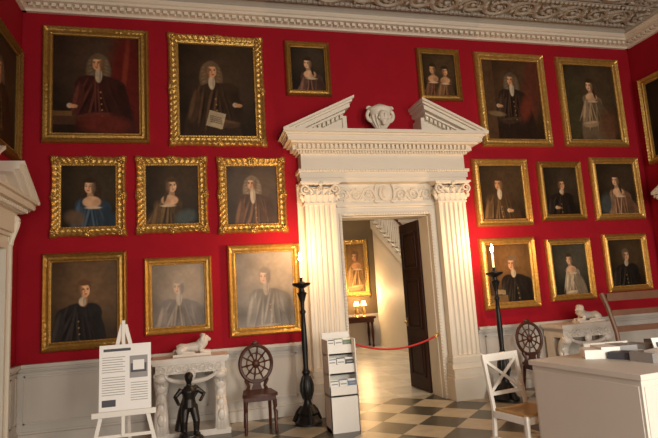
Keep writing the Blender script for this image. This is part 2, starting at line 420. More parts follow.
# ---------------------------------------------------------------- paintings
def ellm(U,V,cx,cy,rx,ry,rot=0,soft=.25):
    du=U-cx;dv=V-cy;c,s=math.cos(rot),math.sin(rot)
    a=(du*c+dv*s)/rx;q=(-du*s+dv*c)/ry
    if soft<0:
        return ((np.abs(a)<1)&(np.abs(q)<1)).astype(float)
    return np.clip((1-np.sqrt(a*a+q*q))/soft+.5,0,1)
def over(img,m,col): return img*(1-m[...,None])+np.array(col)*m[...,None]
pr=random.Random(21)
def portrait(w,h,sp):
    nx=max(60,int(w/.0085)); ny=max(70,int(h/.0085))
    U,V=np.meshgrid(np.linspace(0,w,nx),np.linspace(0,h,ny)); V=h-V
    img=np.zeros((ny,nx,3)); bg=np.array(sp.get('bg',(.06,.045,.03))); img[:]=bg*.35
    img=over(img,ellm(U,V,w*.66,h*.30,w*.50,h*.42,0,1.1)*.85,bg*1.25)
    for e in sp.get('pre',[]): img=over(img,ellm(U,V,e[0]*w,e[1]*h,e[2]*w,e[3]*h,e[4],e[5]),e[6])
    for f in sp['figs']:
        cx,cy=f['c'][0]*w,f['c'][1]*h; s=f['s']*h; coat=np.array(f['coat']); hair=np.array(f.get('hair',(.04,.025,.015))); skin=np.array(f.get('skin',(.56,.33,.20)))
        sd=1 if f.get('turn',1)>=0 else -1
        lean=f.get('lean',sd*pr.uniform(.1,.4)); tw=f.get('tw',pr.uniform(.95,1.15)); t=sd*.09*s; bx=cx+lean*s; fem=f.get('dec')
        if f.get('long'):
            for q in(-1,1):
                img=over(img,ellm(U,V,cx+q*.44*s,cy+.38*s,.34*s,.85*s,-q*.12,.3),hair)
                for k in range(5): img=over(img,ellm(U,V,cx+q*(.46+.06*(k%2))*s,cy+(-.2+.26*k)*s,.16*s,.06*s,.5*q,.6)*.6,hair*1.8)
        sw=(1.05 if fem else 1.38)*tw
        img=over(img,ellm(U,V,bx,cy+2.15*s,sw*s,1.25*s,0,.08),coat*.7)
        for q in(-1,1): img=over(img,ellm(U,V,bx+q*sw*.55*s,cy+(1.75+.12*q*sd)*s,sw*.5*s,.72*s,q*.35,.12),coat*.7)
        img=over(img,ellm(U,V,bx+.25*sd*s,cy+4.8*s,(1.9 if fem else 1.7)*tw*s,3.2*s,0,.10),coat*.62)
        for k in range(9):
            fx=bx+(-1.2+k*.3+pr.uniform(-.1,.1))*s*tw; yy=cy+(2.3+.4*(k%3))*s; ro=.42-.11*k+pr.uniform(-.2,.2)
            img=over(img,ellm(U,V,fx,yy,.08*s,1.2*s,ro,.7)*.8,coat*(2.0 if k<5 else 1.2))
            img=over(img,ellm(U,V,fx+.13*s,yy+.2*s,.07*s,1.1*s,ro,.7)*.7,coat*.25)
        img=over(img,ellm(U,V,bx-sw*.92*s,cy+2.7*s,.36*s,1.2*s,.20,.15),coat*1.05)
        img=over(img,ellm(U,V,bx-sw*1.0*s,cy+2.5*s,.12*s,.95*s,.20,.7)*.8,coat*2.2)
        img=over(img,ellm(U,V,bx+sw*.92*s,cy+2.7*s,.36*s,1.2*s,-.20,.15)*.9,coat*.5)
        img=over(img,ellm(U,V,bx-.45*sd*s,cy+3.85*s,.95*s*tw,.32*s,-.12*sd,.2),coat*1.25)
        img=over(img,ellm(U,V,bx-.45*sd*s,cy+3.70*s,.85*s*tw,.10*s,-.12*sd,.8)*.8,coat*2.1)
        img=over(img,ellm(U,V,cx+.02*s,cy+.72*s,.22*s,.42*s,0,.25),skin*.5)
        if fem:
            img=over(img,ellm(U,V,cx+lean*.5*s,cy+1.18*s,.62*s,.42*s,0,.2),skin*.88)
            img=over(img,ellm(U,V,cx+lean*.5*s+.3*sd*s,cy+1.25*s,.3*s,.3*s,0,.8)*.6,skin*.45)
            img=over(img,ellm(U,V,bx,cy+1.62*s,.55*s,.09*s,0,.5)*.9,(.50,.44,.36))
            if f.get('lock'): img=over(img,ellm(U,V,cx+.42*sd*s,cy+.75*s,.13*s,.62*s,-.2*sd,.4),hair)
        else:
            for k in range(5): img=over(img,ellm(U,V,bx-.02*s+.03*k*s,cy+(2.1+.42*k)*s,.05*s,.05*s,0,.6),(.30,.20,.08))
        if 'col' in f:
            cw=f.get('cw',.22);cl=f.get('cl',.5); cc=np.array(f['col'])*.85
            img=over(img,ellm(U,V,cx-.02*s+lean*.2*s,cy+(.62+cl*.6)*s,cw*s,cl*s,0,.2),cc)
            img=over(img,ellm(U,V,cx+.08*s+lean*.2*s,cy+(.62+cl*.6)*s,.05*s,cl*.9*s,0,.6)*.6,cc*.4)
        img=over(img,ellm(U,V,cx,cy-.12*s,.47*s,.58*s,0,.18),hair)
        img=over(img,ellm(U,V,cx-.15*s,cy-.42*s,.22*s,.12*s,-.3,.7)*.7,hair*2.2)
        tl=.10*sd
        img=over(img,ellm(U,V,cx-t*.6,cy+.06*s,.32*s,.47*s,tl,.14),skin)
        img=over(img,ellm(U,V,cx-t-.10*s,cy-.18*s,.16*s,.13*s,0,.8)*.6,skin*1.2)
        img=over(img,ellm(U,V,cx+sd*.22*s,cy+.10*s,.17*s,.44*s,0,.7)*.9,skin*.22)
        img=over(img,ellm(U,V,cx-t-.13*s,cy+.17*s,.09*s,.08*s,0,.9)*.45,skin*np.array((1.2,.7,.65)))
        for e in(-.15,.12):
            img=over(img,ellm(U,V,cx-t*1.4+e*s,cy-.10*s,.09*s,.022*s,0,.7)*.85,hair*.5)
            img=over(img,ellm(U,V,cx-t*1.4+e*s,cy-.01*s,.072*s,.045*s,0,.5),(.04,.025,.015))
        img=over(img,ellm(U,V,cx-t*1.4+sd*.05*s,cy+.12*s,.035*s,.12*s,-.1*sd,.8)*.85,skin*.32)
        img=over(img,ellm(U,V,cx-t*1.6,cy+.10*s,.03*s,.12*s,0,.9)*.6,skin*1.25)
        img=over(img,ellm(U,V,cx-t*1.4,cy+.31*s,.11*s,.038*s,0,.6),(.32,.07,.05))
        img=over(img,ellm(U,V,cx-t,cy+.41*s,.12*s,.03*s,0,.9)*.5,skin*.4)
        img=over(img,ellm(U,V,cx,cy-.43*s,.41*s,.18*s,0,.3),hair)
        if 'hand' in f:
            hx,hy=f['hand']; hx*=w;hy*=h
            img=over(img,ellm(U,V,hx-.16*s,hy-.02*s,.18*s,.17*s,.3,.3),(.42,.38,.31))
            img=over(img,ellm(U,V,hx,hy,.22*s,.13*s,.4,.25),skin*.8)
            for k in range(4): img=over(img,ellm(U,V,hx+(.22-.02*k)*s,hy+(-.06+.05*k)*s,.14*s,.024*s,.35,.5),skin*(.9-.1*k))
    for e in sp.get('post',[]): img=over(img,ellm(U,V,e[0]*w,e[1]*h,e[2]*w,e[3]*h,e[4],e[5]),e[6])
    def noise(n):
        k=rng.rand(ny//n+2,nx//n+2); yy=np.linspace(0,ny//n,ny);xx=np.linspace(0,nx//n,nx)
        yi=yy.astype(int);xi=xx.astype(int);fy=(yy-yi)[:,None];fx=(xx-xi)[None]
        return k[yi][:,xi]*(1-fy)*(1-fx)+k[yi+1][:,xi]*fy*(1-fx)+k[yi][:,xi+1]*(1-fy)*fx+k[yi+1][:,xi+1]*fy*fx
    img=img*np.array((1.,.86,.68))*(.68+.3*noise(14)[...,None]+.3*noise(4)[...,None])+sp.get('painted_glare',0)*np.array((1,.95,.92))*(.5+1.0*noise(20)[...,None])  # last term paints pale window glare into the canvas colour
    return nx,ny,np.clip(img,0,1)
PM=bpy.data.materials.new("oil_paint"); PM.use_nodes=True; nt=PM.node_tree; pb=nt.nodes["Principled BSDF"]
at=nt.nodes.new("ShaderNodeVertexColor"); at.layer_name="Paint"; nt.links.new(at.outputs[0],pb.inputs["Base Color"]); pb.inputs["Roughness"].default_value=.42; pb.inputs["Specular IOR Level"].default_value=.12

def painting(x0,x1,z0,z1,fw,gold,sp,orn=0,place=None,name="framed_portrait"):
    W=x1-x0;Hh=z1-z0; b=B()
    prof=[(0,.0),(0,.03),(.10,.062),(.22,.075),(.34,.060),(.48,.040),(.62,.046),(.72,.050),(.80,.034),(.93,.030),(1.0,.040),(1.0,.012)]
    nxs=max(8,int(W/.022));nzs=max(8,int(Hh/.022))
    sides=[((0,0),(1,0),nxs),((1,0),(1,1),nzs),((1,1),(0,1),nxs),((0,1),(0,0),nzs)]
    rings=[]
    for a,c,n in sides:
        for i in range(n):
            t=i/n; rings.append((a[0]+(c[0]-a[0])*t,a[1]+(c[1]-a[1])*t,t,a,c,n))
    vs=[];N=len(rings);M=len(prof)
    for (u,v,t,a,c,n) in rings:
        Ls=(W if a[1]==c[1] else Hh)
        ncyc=max(3,round(Ls/(.085 if orn else .06))); ph=2*math.pi*ncyc*t
        cen=abs(t-.5)*Ls; cor=min(t,1-t)*Ls
        lob=0
        if orn: lob=orn*(.28*abs(math.sin(ph/2))+ .7*math.exp(-(cen/.07)**2)+.8*math.exp(-(cor/.08)**2))
        for (p,hh) in prof:
            ins=p*fw
            X=ins+(W-2*ins)*u; Z=ins+(Hh-2*ins)*v
            k=max(0,1-p*1.6)
            dx=(-1 if u==0 else (1 if u==1 else 0)); dz=(-1 if v==0 else (1 if v==1 else 0))
            X+=dx*lob*k*.028; Z+=dz*lob*k*.028
            hq=hh+ (.010*math.sin(ph+p*5)*(1-abs(p-.3)) if (.05<p<.7) else 0)*(1.5 if orn else .6)+ (lob*.010*k if hh>0 else 0)
            if hh<=0: hq=0
            vs.append((X,-max(hq,0.0),Z))
    fs=[]
    for i in range(N):
        j=(i+1)%N
        for k in range(M-1): fs.append((i*M+k,j*M+k,j*M+k+1,i*M+k+1))
    b.add(vs,fs)
    q=fw*.92; nb=int((W-2*q)/.035)
    for i in range(nb+1):
        x=q+(W-2*q)*i/nb
        for z in(q,Hh-q): b.ell((x,-.036,z),(.009,.009,.009),seg=6,rings=4)
    nb=int((Hh-2*q)/.035)
    for i in range(nb+1):
        z=q+(Hh-2*q)*i/nb
        for x in(q,W-q): b.ell((x,-.036,z),(.009,.009,.009),seg=6,rings=4)
    if orn:
        for (x,z) in((fw*.4,fw*.4),(W-fw*.4,fw*.4),(fw*.4,Hh-fw*.4),(W-fw*.4,Hh-fw*.4),(W/2,fw*.3),(W/2,Hh-fw*.3),(fw*.3,Hh/2),(W-fw*.3,Hh/2)):
            for k in range(5):
                a=2*math.pi*k/5+.3; b.ell((x+.03*math.cos(-a),-.07,z+.03*math.sin(-a)),(.03,.015,.013),Matrix.Rotation(a,3,'Y'),8,5)
            b.ell((x,-.085,z),(.016,.016,.016),seg=8,rings=5)
    o=b.obj(name,[gold],smooth=True,ang=60)
    iw,ih=W-2*fw+.01,Hh-2*fw+.01
    nx,ny,img=portrait(iw,ih,sp)
    xs=np.linspace(fw-.005,W-fw+.005,nx);zs=np.linspace(fw-.005,Hh-fw+.005,ny)
    XX,ZZ=np.meshgrid(xs,zs); co=np.stack([XX,np.full_like(XX,-.018),ZZ],-1).reshape(-1,3)
    idx=np.arange(nx*ny).reshape(ny,nx); F=np.stack([idx[:-1,:-1],idx[:-1,1:],idx[1:,1:],idx[1:,:-1]],-1).reshape(-1,4)
    me=bpy.data.meshes.new("canvas"); me.from_pydata(co.tolist(),[],F.tolist()); me.update()
    ca=me.color_attributes.new("Paint",'FLOAT_COLOR','POINT'); c4=np.concatenate([img.reshape(-1,3),np.ones((nx*ny,1))],1).astype(np.float32); ca.data.foreach_set("color",c4.ravel())
    me.materials.append(PM); c=bpy.data.objects.new("canvas",me); S.collection.objects.link(c); c.parent=o
    if place: o.location,o.rotation_euler=place
    else: o.location=(x0,-.002,z0)
    return o
FS=(.64,.43,.30)
pics=[
(-1.92,-.57,3.76,5.39,.135,GOLD,dict(bg=(.055,.035,.025),pre=[(.86,.5,.22,.6,0,.6,(.09,.012,.01)),(.82,.45,.03,.5,.1,.8,(.16,.03,.02))],figs=[dict(c=(.52,.27),s=.145,coat=(.055,.018,.015),hair=(.11,.085,.06),long=1,tw=1.15,col=(.45,.4,.33),hand=(.22,.72))],post=[(.60,.90,.30,.10,.1,.6,(.10,.02,.015)),(.10,.86,.16,.05,0,-1,(.06,.03,.02)),(.10,.80,.12,.025,0,-1,(.12,.07,.03))]),0),
(-.31,1.02,3.74,5.37,.14,GOLDB,dict(bg=(.045,.03,.02),figs=[dict(c=(.42,.28),s=.15,coat=(.05,.03,.018),hair=(.12,.085,.055),long=1,tw=1.15,lean=.3,col=(.5,.45,.37),hand=(.76,.66),turn=-1)],post=[(.47,.82,.11,.085,.25,-1,(.36,.32,.25)),(.47,.79,.08,.006,.25,-1,(.15,.12,.1)),(.47,.81,.08,.006,.25,-1,(.15,.12,.1)),(.47,.83,.08,.006,.25,-1,(.15,.12,.1)),(.47,.85,.08,.006,.25,-1,(.15,.12,.1))]),.7),
(1.35,2.04,4.51,5.36,.09,GOLD,dict(bg=(.04,.03,.022),figs=[dict(c=(.5,.36),s=.22,coat=(.10,.055,.045),hair=(.03,.02,.012),dec=1,lock=1,skin=FS)]),0),
(3.46,4.20,4.50,5.37,.09,GOLD,dict(bg=(.06,.04,.022),figs=[dict(c=(.32,.36),s=.20,coat=(.10,.05,.03),hair=(.03,.02,.012),tw=.75,dec=1,lean=0),dict(c=(.68,.40),s=.19,coat=(.13,.075,.04),hair=(.03,.02,.012),tw=.75,dec=1,turn=-1,lean=0)]),0),
(4.47,5.77,3.76,5.36,.13,GOLDB,dict(bg=(.06,.035,.02),pre=[(.10,.4,.09,.6,0,-1,(.07,.04,.022)),(.88,.3,.16,.5,.2,.5,(.09,.03,.02))],figs=[dict(c=(.50,.24),s=.135,coat=(.035,.022,.016),hair=(.10,.08,.06),long=1,tw=1.05,lean=.1,col=(.55,.5,.42),cl=.6,hand=(.26,.58))],post=[(.72,.60,.10,.16,.3,.7,(.12,.03,.02)),(.20,.68,.14,.03,.1,.5,(.16,.12,.07))]),0),
(6.01,7.27,3.77,5.35,.13,GOLDB,dict(bg=(.05,.038,.025),pre=[(.15,.6,.18,.5,0,.6,(.05,.045,.025))],figs=[dict(c=(.50,.27),s=.135,coat=(.19,.15,.105),hair=(.04,.025,.015),dec=1,lock=1,skin=FS,tw=.95,lean=.15)],post=[(.80,.8,.18,.2,0,.9,(.10,.05,.03))]),0),
(-1.79,-.89,2.52,3.57,.12,GOLDB,dict(bg=(.04,.03,.018),figs=[dict(c=(.52,.34),s=.215,coat=(.035,.065,.115),hair=(.035,.022,.013),long=1,dec=1,skin=FS)],post=[(.25,.85,.18,.12,.4,.6,(.10,.07,.05))]),.8),
(-.75,.17,2.53,3.57,.12,GOLDB,dict(bg=(.045,.032,.02),figs=[dict(c=(.48,.34),s=.215,coat=(.09,.06,.03),hair=(.07,.045,.028),dec=1,lock=1,skin=FS,turn=-1)],post=[(.75,.88,.2,.12,-.3,.6,(.05,.07,.08))]),.8),
(.32,1.26,2.50,3.56,.12,GOLDB,dict(bg=(.07,.05,.035),painted_glare=.02,figs=[dict(c=(.50,.30),s=.20,coat=(.08,.045,.03),hair=(.17,.14,.11),long=1,skin=(.58,.38,.27),col=(.55,.5,.45),cl=.7)]),.8),  # slight window glare painted over this sitter
(4.24,5.23,2.47,3.56,.115,GOLDB,dict(bg=(.06,.04,.022),figs=[dict(c=(.44,.34),s=.205,coat=(.085,.055,.03),hair=(.06,.035,.02),col=(.62,.56,.46),cl=.5,hand=(.66,.84))]),.0),
(5.41,6.24,2.53,3.52,.105,GOLD,dict(bg=(.035,.027,.018),figs=[dict(c=(.52,.36),s=.20,coat=(.018,.014,.012),hair=(.05,.035,.025),col=(.5,.44,.36),cl=.25,hand=(.36,.85),turn=-1)]),.0),
(6.42,7.40,2.51,3.59,.115,GOLDB,dict(bg=(.04,.03,.02),figs=[dict(c=(.50,.33),s=.20,coat=(.20,.12,.08),hair=(.04,.025,.015),dec=1,lock=1,skin=FS)],post=[(.2,.8,.15,.2,.2,.6,(.05,.06,.07))]),.0),
(-1.89,-.88,1.08,2.31,.12,GOLD,dict(bg=(.12,.075,.042),figs=[dict(c=(.48,.36),s=.19,coat=(.020,.017,.018),hair=(.10,.055,.028),skin=(.62,.38,.24),col=(.6,.52,.44),cl=.3,turn=-1)]),0),
(-.67,.20,1.19,2.20,.10,GOLDB,dict(bg=(.22,.175,.125),painted_glare=.09,figs=[dict(c=(.50,.37),s=.21,coat=(.13,.11,.095),hair=(.26,.22,.18),skin=(.46,.34,.25),col=(.36,.33,.29))]),0),  # tones paled and greyed to paint in window glare
(.41,1.42,1.09,2.33,.115,GOLDB,dict(bg=(.17,.15,.13),painted_glare=.11,figs=[dict(c=(.50,.33),s=.18,coat=(.10,.10,.10),hair=(.13,.11,.10),skin=(.38,.29,.24),col=(.26,.25,.24))]),0),  # grey cast is window glare put into the paint colours
(4.23,5.20,1.19,2.29,.11,GOLDB,dict(bg=(.15,.085,.035),figs=[dict(c=(.58,.34),s=.205,coat=(.02,.016,.013),hair=(.15,.115,.08),skin=(.66,.40,.25),col=(.62,.54,.44),cl=.35)],post=[(.22,.95,.20,.07,0,-1,(.14,.09,.045)),(.25,.82,.12,.04,.1,-1,(.24,.19,.12))]),0),
(5.40,6.23,1.25,2.24,.10,GOLDB,dict(bg=(.055,.055,.045),figs=[dict(c=(.50,.30),s=.175,coat=(.30,.26,.21),hair=(.05,.035,.02),dec=1,skin=FS,tw=.8)]),0),
(6.48,7.34,1.33,2.28,.10,GOLDB,dict(bg=(.05,.035,.02),figs=[dict(c=(.50,.34),s=.205,coat=(.02,.018,.016),hair=(.10,.08,.06),skin=(.62,.40,.27),col=(.5,.44,.37),cl=.35,turn=-1)]),0),
]
for p in pics: painting(*p[:7],orn=p[7])
dk=dict(bg=(.04,.028,.02),figs=[dict(c=(.5,.3),s=.15,coat=(.05,.03,.02),hair=(.1,.08,.06),long=1)])
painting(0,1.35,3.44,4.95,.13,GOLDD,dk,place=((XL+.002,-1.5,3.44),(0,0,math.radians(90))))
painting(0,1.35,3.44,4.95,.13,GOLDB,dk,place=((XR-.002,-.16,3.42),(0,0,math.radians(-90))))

# ---------------------------------------------------------------- torcheres
def torchere(x,y):
    b=B()
    b.lathe([(.20,0),(.20,.03),(.17,.05),(.15,.08),(.13,.11),(.15,.14),(.12,.18),(.07,.23),(.05,.28),(.055,.30),(.085,.36),(.10,.44),(.085,.52),(.055,.58),(.045,.60),(.06,.62),(.06,.64),(.042,.66),(.036,.70),(.045,.95),(.038,1.20),(.030,1.35),(.045,1.37),(.045,1.39),(.028,1.41),(.032,1.50),(.06,1.58),(.075,1.62),(.045,1.64),(.04,1.68),(.13,1.72),(.14,1.735),(.14,1.75),(.03,1.755)],(0,0,0),24,.85,.85)
    for i in range(3):
        a=2*math.pi*i/3+.5; c,s=math.cos(a),math.sin(a)
        b.tube([(.08*c,.08*s,.20),(.13*c,.13*s,.15),(.17*c,.17*s,.07),(.19*c,.19*s,.028)],[.028,.028,.028,.028],8)
    for i in range(10):
        a=2*math.pi*i/10; b.tube([(.045*math.cos(a),.045*math.sin(a),.30),(.078*math.cos(a),.078*math.sin(a),.40),(.076*math.cos(a),.076*math.sin(a),.48),(.045*math.cos(a),.045*math.sin(a),.58)],.013,6)
    b.lathe([(.05,0),(.05,.01),(.02,.02),(.018,.05),(.024,.07)],(0,0,1.75),14)
    b.mi=1; b.lathe([(.014,0),(.014,.20),(.011,.21)],(0,0,1.82),12)
    b.mi=2; b.lathe([(.001,0),(.016,.014),(.022,.035),(.015,.075),(.002,.125)],(0,0,2.03),10)
    o=b.obj("torchere_candlestick",[BLACK,WAX,FLAME],smooth=True,loc=(x,y,0))
    l=bpy.data.lights.new("candle_light",'POINT'); l.energy=40; l.color=(1,.60,.28); l.shadow_soft_size=.04
    lo=bpy.data.objects.new("candle_light",l); S.collection.objects.link(lo); lo.location=(0,0,2.21); lo.parent=o
torchere(1.31,-.60); torchere(4.10,-.60)

# ---------------------------------------------------------------- wheel-back hall chairs
def hall_chair(x,y,rz):
    b=B()
    b.prism([(-.17,.17),(-.21,-.18),(-.15,-.22),(.15,-.22),(.21,-.18),(.17,.17)],'z',.425,.46)
    b.prism([(-.16,.16),(-.19,-.18),(.19,-.18),(.16,.16)],'z',.37,.425)
    for sx in(-1,1):
        b.tube([(sx*.17,-.17,.38),(sx*.175,-.175,.30),(sx*.165,-.172,.27),(sx*.18,-.18,.24),(sx*.175,-.185,.10),(sx*.18,-.19,.04),(sx*.18,-.19,0)],[.028,.024,.016,.026,.018,.022,.018],10)
        b.tube([(sx*.15,.15,.40),(sx*.155,.18,.2),(sx*.16,.22,0)],[.024,.02,.018],8)
    zc=.77;R=.20;yb=.19
    def P(a,r): return (r*math.cos(a),yb+.02*(r*math.sin(a))/R,zc+r*math.sin(a)*1.12)
    b.tube([P(a,R) for a in np.linspace(0,2*math.pi,33)[:-1]],.023,8,closed=True)
    b.tube([P(a,.115) for a in np.linspace(0,2*math.pi,25)[:-1]],.009,6,closed=True)
    b.ell((0,yb-.01,zc),(.05,.03,.055))
    for i in range(10):
        a=2*math.pi*i/10+.157; b.tube([P(a,.03),P(a,.08),P(a,.11),P(a,.15),P(a,R)],[.012,.009,.018,.010,.012],6)
    for sx in(-1,1):
        b.tube([(sx*.12,.155,.45),(sx*.10,.17,.50),(sx*.13,.18,.57),(sx*.12,.185,.61)],[.028,.02,.026,.02],8)
    b.prism([(-.07,.45),(-.045,.52),(-.08,.58),(.08,.58),(.045,.52),(.07,.45)],'y',.15,.185)
    b.ell((0,yb+.02,zc+R*1.12+.03),(.05,.02,.03))
    b.obj("wheel_back_hall_chair",[MAHOG],smooth=True,loc=(x,y,0),rz=rz)
hall_chair(.70,-.62,.0); hall_chair(4.66,-.62,0)

# ---------------------------------------------------------------- marble console tables
def console(x,name="marble_console_table"):
    b=B(); w=.92
    b.box(-w/2,w/2,-.28,.24,.88,.93); b.box(-w/2+.02,w/2-.02,-.26,.24,.855,.88); b.box(-w/2+.05,w/2-.05,-.22,.24,.74,.855)
    b.box(-w/2,w/2,-.26,.24,0,.07)
    rinceau(b,(-w/2+.08,-.22,.80),(1,0,0),(0,0,1),(0,-1,0),.095,8,.012)
    for sx in(-1,1):
        def prof(t): return (-.18+.10*math.sin(t*math.pi*2-.4)*(1-.2*t), .74-.66*t)
        pts=[(sx*.35,prof(t)[0],prof(t)[1]) for t in np.linspace(0,1,16)]
        for dx in(-.035,0,.035): b.tube([(p[0]+dx,p[1],p[2]) for p in pts],[.05,.055,.055,.05,.045,.04,.035,.035,.035,.04,.045,.05,.05,.05,.055,.06],10)
        for zc,yc,r in((.70,-.20,.065),(.12,-.18,.06)):
            R=Matrix.Rotation(math.pi/2,3,'Y'); b.ell((sx*.35,yc,zc),(r,r,.085),R,14,8)
        for k in range(4): b.ell((sx*.35,prof(.25+k*.17)[0]-.05,prof(.25+k*.17)[1]),(.06-.006*k,.02,.07))
        b.box(sx*.35-.06,sx*.35+.06,.02,.20,.07,.74)
    b.tube([(.30*math.cos(a),-.24,.74-.10*math.sin(a)) for a in np.linspace(0,math.pi,15)],[.014+.016*math.sin(a) for a in np.linspace(0,math.pi,15)],8)
    b.ell((0,-.23,.72),(.06,.035,.07))
    b.obj(name,[MARBLE],smooth=True,ang=35,loc=(x,-.30,0),bevel=0)
console(-.10); console(5.58)

def lion(x,y,z,flip):
    b=B()
    b.box(-.23,.23,-.085,.085,0,.03)
    b.tube([(-.10,0,.10),(-.03,0,.105),(.06,0,.10),(.14,0,.10),(.18,0,.09)],[.062,.060,.052,.058,.045],12)
    b.ell((.13,-.05,.075),(.065,.035,.055)); b.ell((.13,.05,.075),(.065,.035,.055))
    for s in(-1,1):
        b.tube([(.12,s*.06,.05),(.05,s*.07,.04),(.0,s*.07,.04)],[.03,.022,.022],8); b.ell((-.01,s*.07,.042),(.03,.022,.014))
        b.tube([(-.10,s*.045,.10),(-.11,s*.05,.06),(-.15,s*.045,.045),(-.20,s*.04,.042)],[.035,.028,.022,.022],8); b.ell((-.205,s*.04,.045),(.03,.023,.017))
    b.tube([(-.10,0,.12),(-.14,0,.165),(-.155,-.01,.20)],[.07,.068,.05],12)
    for i in range(16):
        a=2*math.pi*i/16; b.ell((-.135+.01*math.cos(a*3),-.005+.062*math.cos(a),.185+.062*math.sin(a)),(.03,.022,.022))
    b.ell((-.175,-.02,.20),(.042,.040,.042)); b.ell((-.212,-.028,.188),(.026,.024,.020)); b.ell((-.215,-.028,.172),(.018,.018,.010))
    for s in(-1,1): b.ell((-.155,-.02+s*.035,.24),(.012,.012,.014)); 
    b.tube([(.20,0,.08),(.225,-.03,.06),(.20,-.075,.05),(.13,-.10,.05),(.10,-.10,.055)],[.014,.012,.011,.011,.018],8)
    b.obj("reclining_lion_statue",[MARBLE],remesh=.006,loc=(x,y,z),rz=math.pi if flip else 0)
lion(-.08,-.36,.93,True); lion(5.76,-.36,.93,False)

b=B()
b.lathe([(.13,0),(.13,.04),(.10,.06),(.10,.08)],(0,0,0),20)
b.tube([(-.05,0,.08),(-.05,-.02,.20),(-.035,0,.34)],[.026,.034,.045],10); b.tube([(.06,-.03,.08),(.065,-.05,.20),(.035,0,.34)],[.026,.034,.045],10)
b.ell((-.05,-.03,.09),(.025,.05,.016)); b.ell((.06,-.06,.09),(.025,.05,.016))
b.tube([(0,0,.32),(0,.005,.40),(.0,0,.48),(0,0,.525)],[.07,.058,.075,.04],12); b.tube([(0,0,.52),(0,-.005,.56)],[.026,.024],8)
b.ell((0,-.01,.595),(.038,.043,.05)); b.ell((0,-.052,.59),(.007,.01,.012)); b.ell((0,.005,.615),(.044,.045,.04))
b.tube([(-.07,0,.495),(-.13,-.02,.43),(-.10,-.08,.38)],[.028,.022,.017],8); b.tube([(.07,0,.495),(.14,-.01,.44),(.11,-.08,.40)],[.028,.022,.017],8)
b.ell((.105,-.09,.395),(.017,.018,.014)); b.ell((-.095,-.09,.375),(.017,.018,.014))
b.tube([(.08,.04,.50),(.0,.07,.42),(-.06,.06,.28),(-.10,.05,.10)],[.04,.06,.05,.05],10)
b.obj("bronze_statuette",[BRONZE],remesh=.006,loc=(-.12,-.77,0),scale=1.2)

# ---------------------------------------------------------------- easel with information poster
b=B(); ya=-2.0
def E(x,z,dy=0): return (x,ya+dy+.12*(z/1.45),z)
b.bar(E(-1.02,0),E(-.705,1.42),.035,.025,(0,1,0)); b.bar(E(-.33,0),E(-.675,1.42),.035,.025,(0,1,0))
b.bar((-.69,ya+.60,0),(-.69,ya+.13,1.40),.03,.025,(0,1,0))
b.bar(E(-.96,.62,-.03),E(-.40,.62,-.03),.05,.035,(0,1,0)); b.bar(E(-.93,.42),E(-.44,.42),.03,.02,(0,1,0)); b.bar(E(-.76,1.15),E(-.62,1.15),.03,.02,(0,1,0))
b.bar(E(-.69,.42,-.02),E(-.69,1.46,-.02),.03,.02,(0,1,0))
eas=b.obj("display_easel",[CWHITE],bevel=.003)
b=B()
def Q(x,z,d): return (x,ya-.05-d+.12*(z/1.45),z)
def card(x0,x1,z0,z1,d,mi):
    b.mi=mi; vs=[Q(x0,z0,d),Q(x1,z0,d),Q(x1,z1,d),Q(x0,z1,d),Q(x0,z0,0),Q(x1,z0,0),Q(x1,z1,0),Q(x0,z1,0)]
    b.add(vs,[(0,1,2,3),(4,7,6,5),(0,4,5,1),(1,5,6,2),(2,6,7,3),(3,7,4,0)])
card(-.895,-.44,.65,1.24,.012,0)
card(-.86,-.62,1.18,1.205,.0125,1)
for i in range(7): card(-.87,-.67-.02*(i%2),1.13-.022*i-.006,1.13-.022*i,.0125,2)
card(-.63,-.47,.93,1.13,.0128,2); card(-.62,-.48,.98,1.06,.0131,1); card(-.60,-.50,1.00,1.09,.0134,0)
for i in range(8): card(-.87,-.67,.95-.022*i-.006,.95-.022*i,.0125,2)
card(-.87,-.75,.69,.75,.0128,1)
for i in range(8): card(-.62,-.47,.89-.022*i-.006,.89-.022*i,.0125,2)
o=b.obj("information_poster",[PAPER,PAPERD,INK]); o.parent=eas

# ---------------------------------------------------------------- leaflet rack
b=B(); x0,x1=1.46,1.80
b.box(x0,x0+.012,-1.22,-.93,0,1.05); b.box(x1-.012,x1,-1.22,-.93,0,1.05); b.box(x0,x1,-.945,-.93,0,1.12); b.box(x0,x1,-1.22,-.93,0,.04)
b.box(x0,x1,-1.22,-1.205,.04,.40)
for i,z in enumerate((.42,.66,.88)):
    y=-1.22+.06*i; b.box(x0,x1,y,y+.012,z-.02,z+.10); b.box(x0,x1,y,-.93,z-.02,z)
    for j in range(3):
        xa=x0+.02+j*.105
        for k in range(3):
            b.mi=[1,2,1,1,3,1,1,4,1][(i*3+j*2+k)%9]; b.box(xa,xa+.095,y+.02+k*.012,y+.026+k*.012,z,z+.15+.01*k)
        b.mi=5; b.box(xa+.01,xa+.085,y+.0185,y+.02,z+.115,z+.13); b.mi=0
b.obj("leaflet_rack",[CWHITE,PAPER,GREEN,BLUEP,PAPERD,INK],bevel=.002)

# ---------------------------------------------------------------- rope barrier
b=B(); xa,xb=2.10,3.38
pts=[(xa+(xb-xa)*t,-.03,.88-.13*4*t*(1-t)) for t in np.linspace(0,1,24)]
b.tube(pts,.014,8)
b.mi=1
for x in(xa,xb):
    b.tube([(x-.03 if x==xa else x+.03,-.03,.90),(x,-.03,.88)],.016,8); b.ell((x,-.03,.87),(.02,.02,.03)); b.ell((x-.035 if x==xa else x+.035,-.03,.90),(.012,.03,.03))
b.obj("rope_barrier",[ROPE,BRASS],smooth=True)

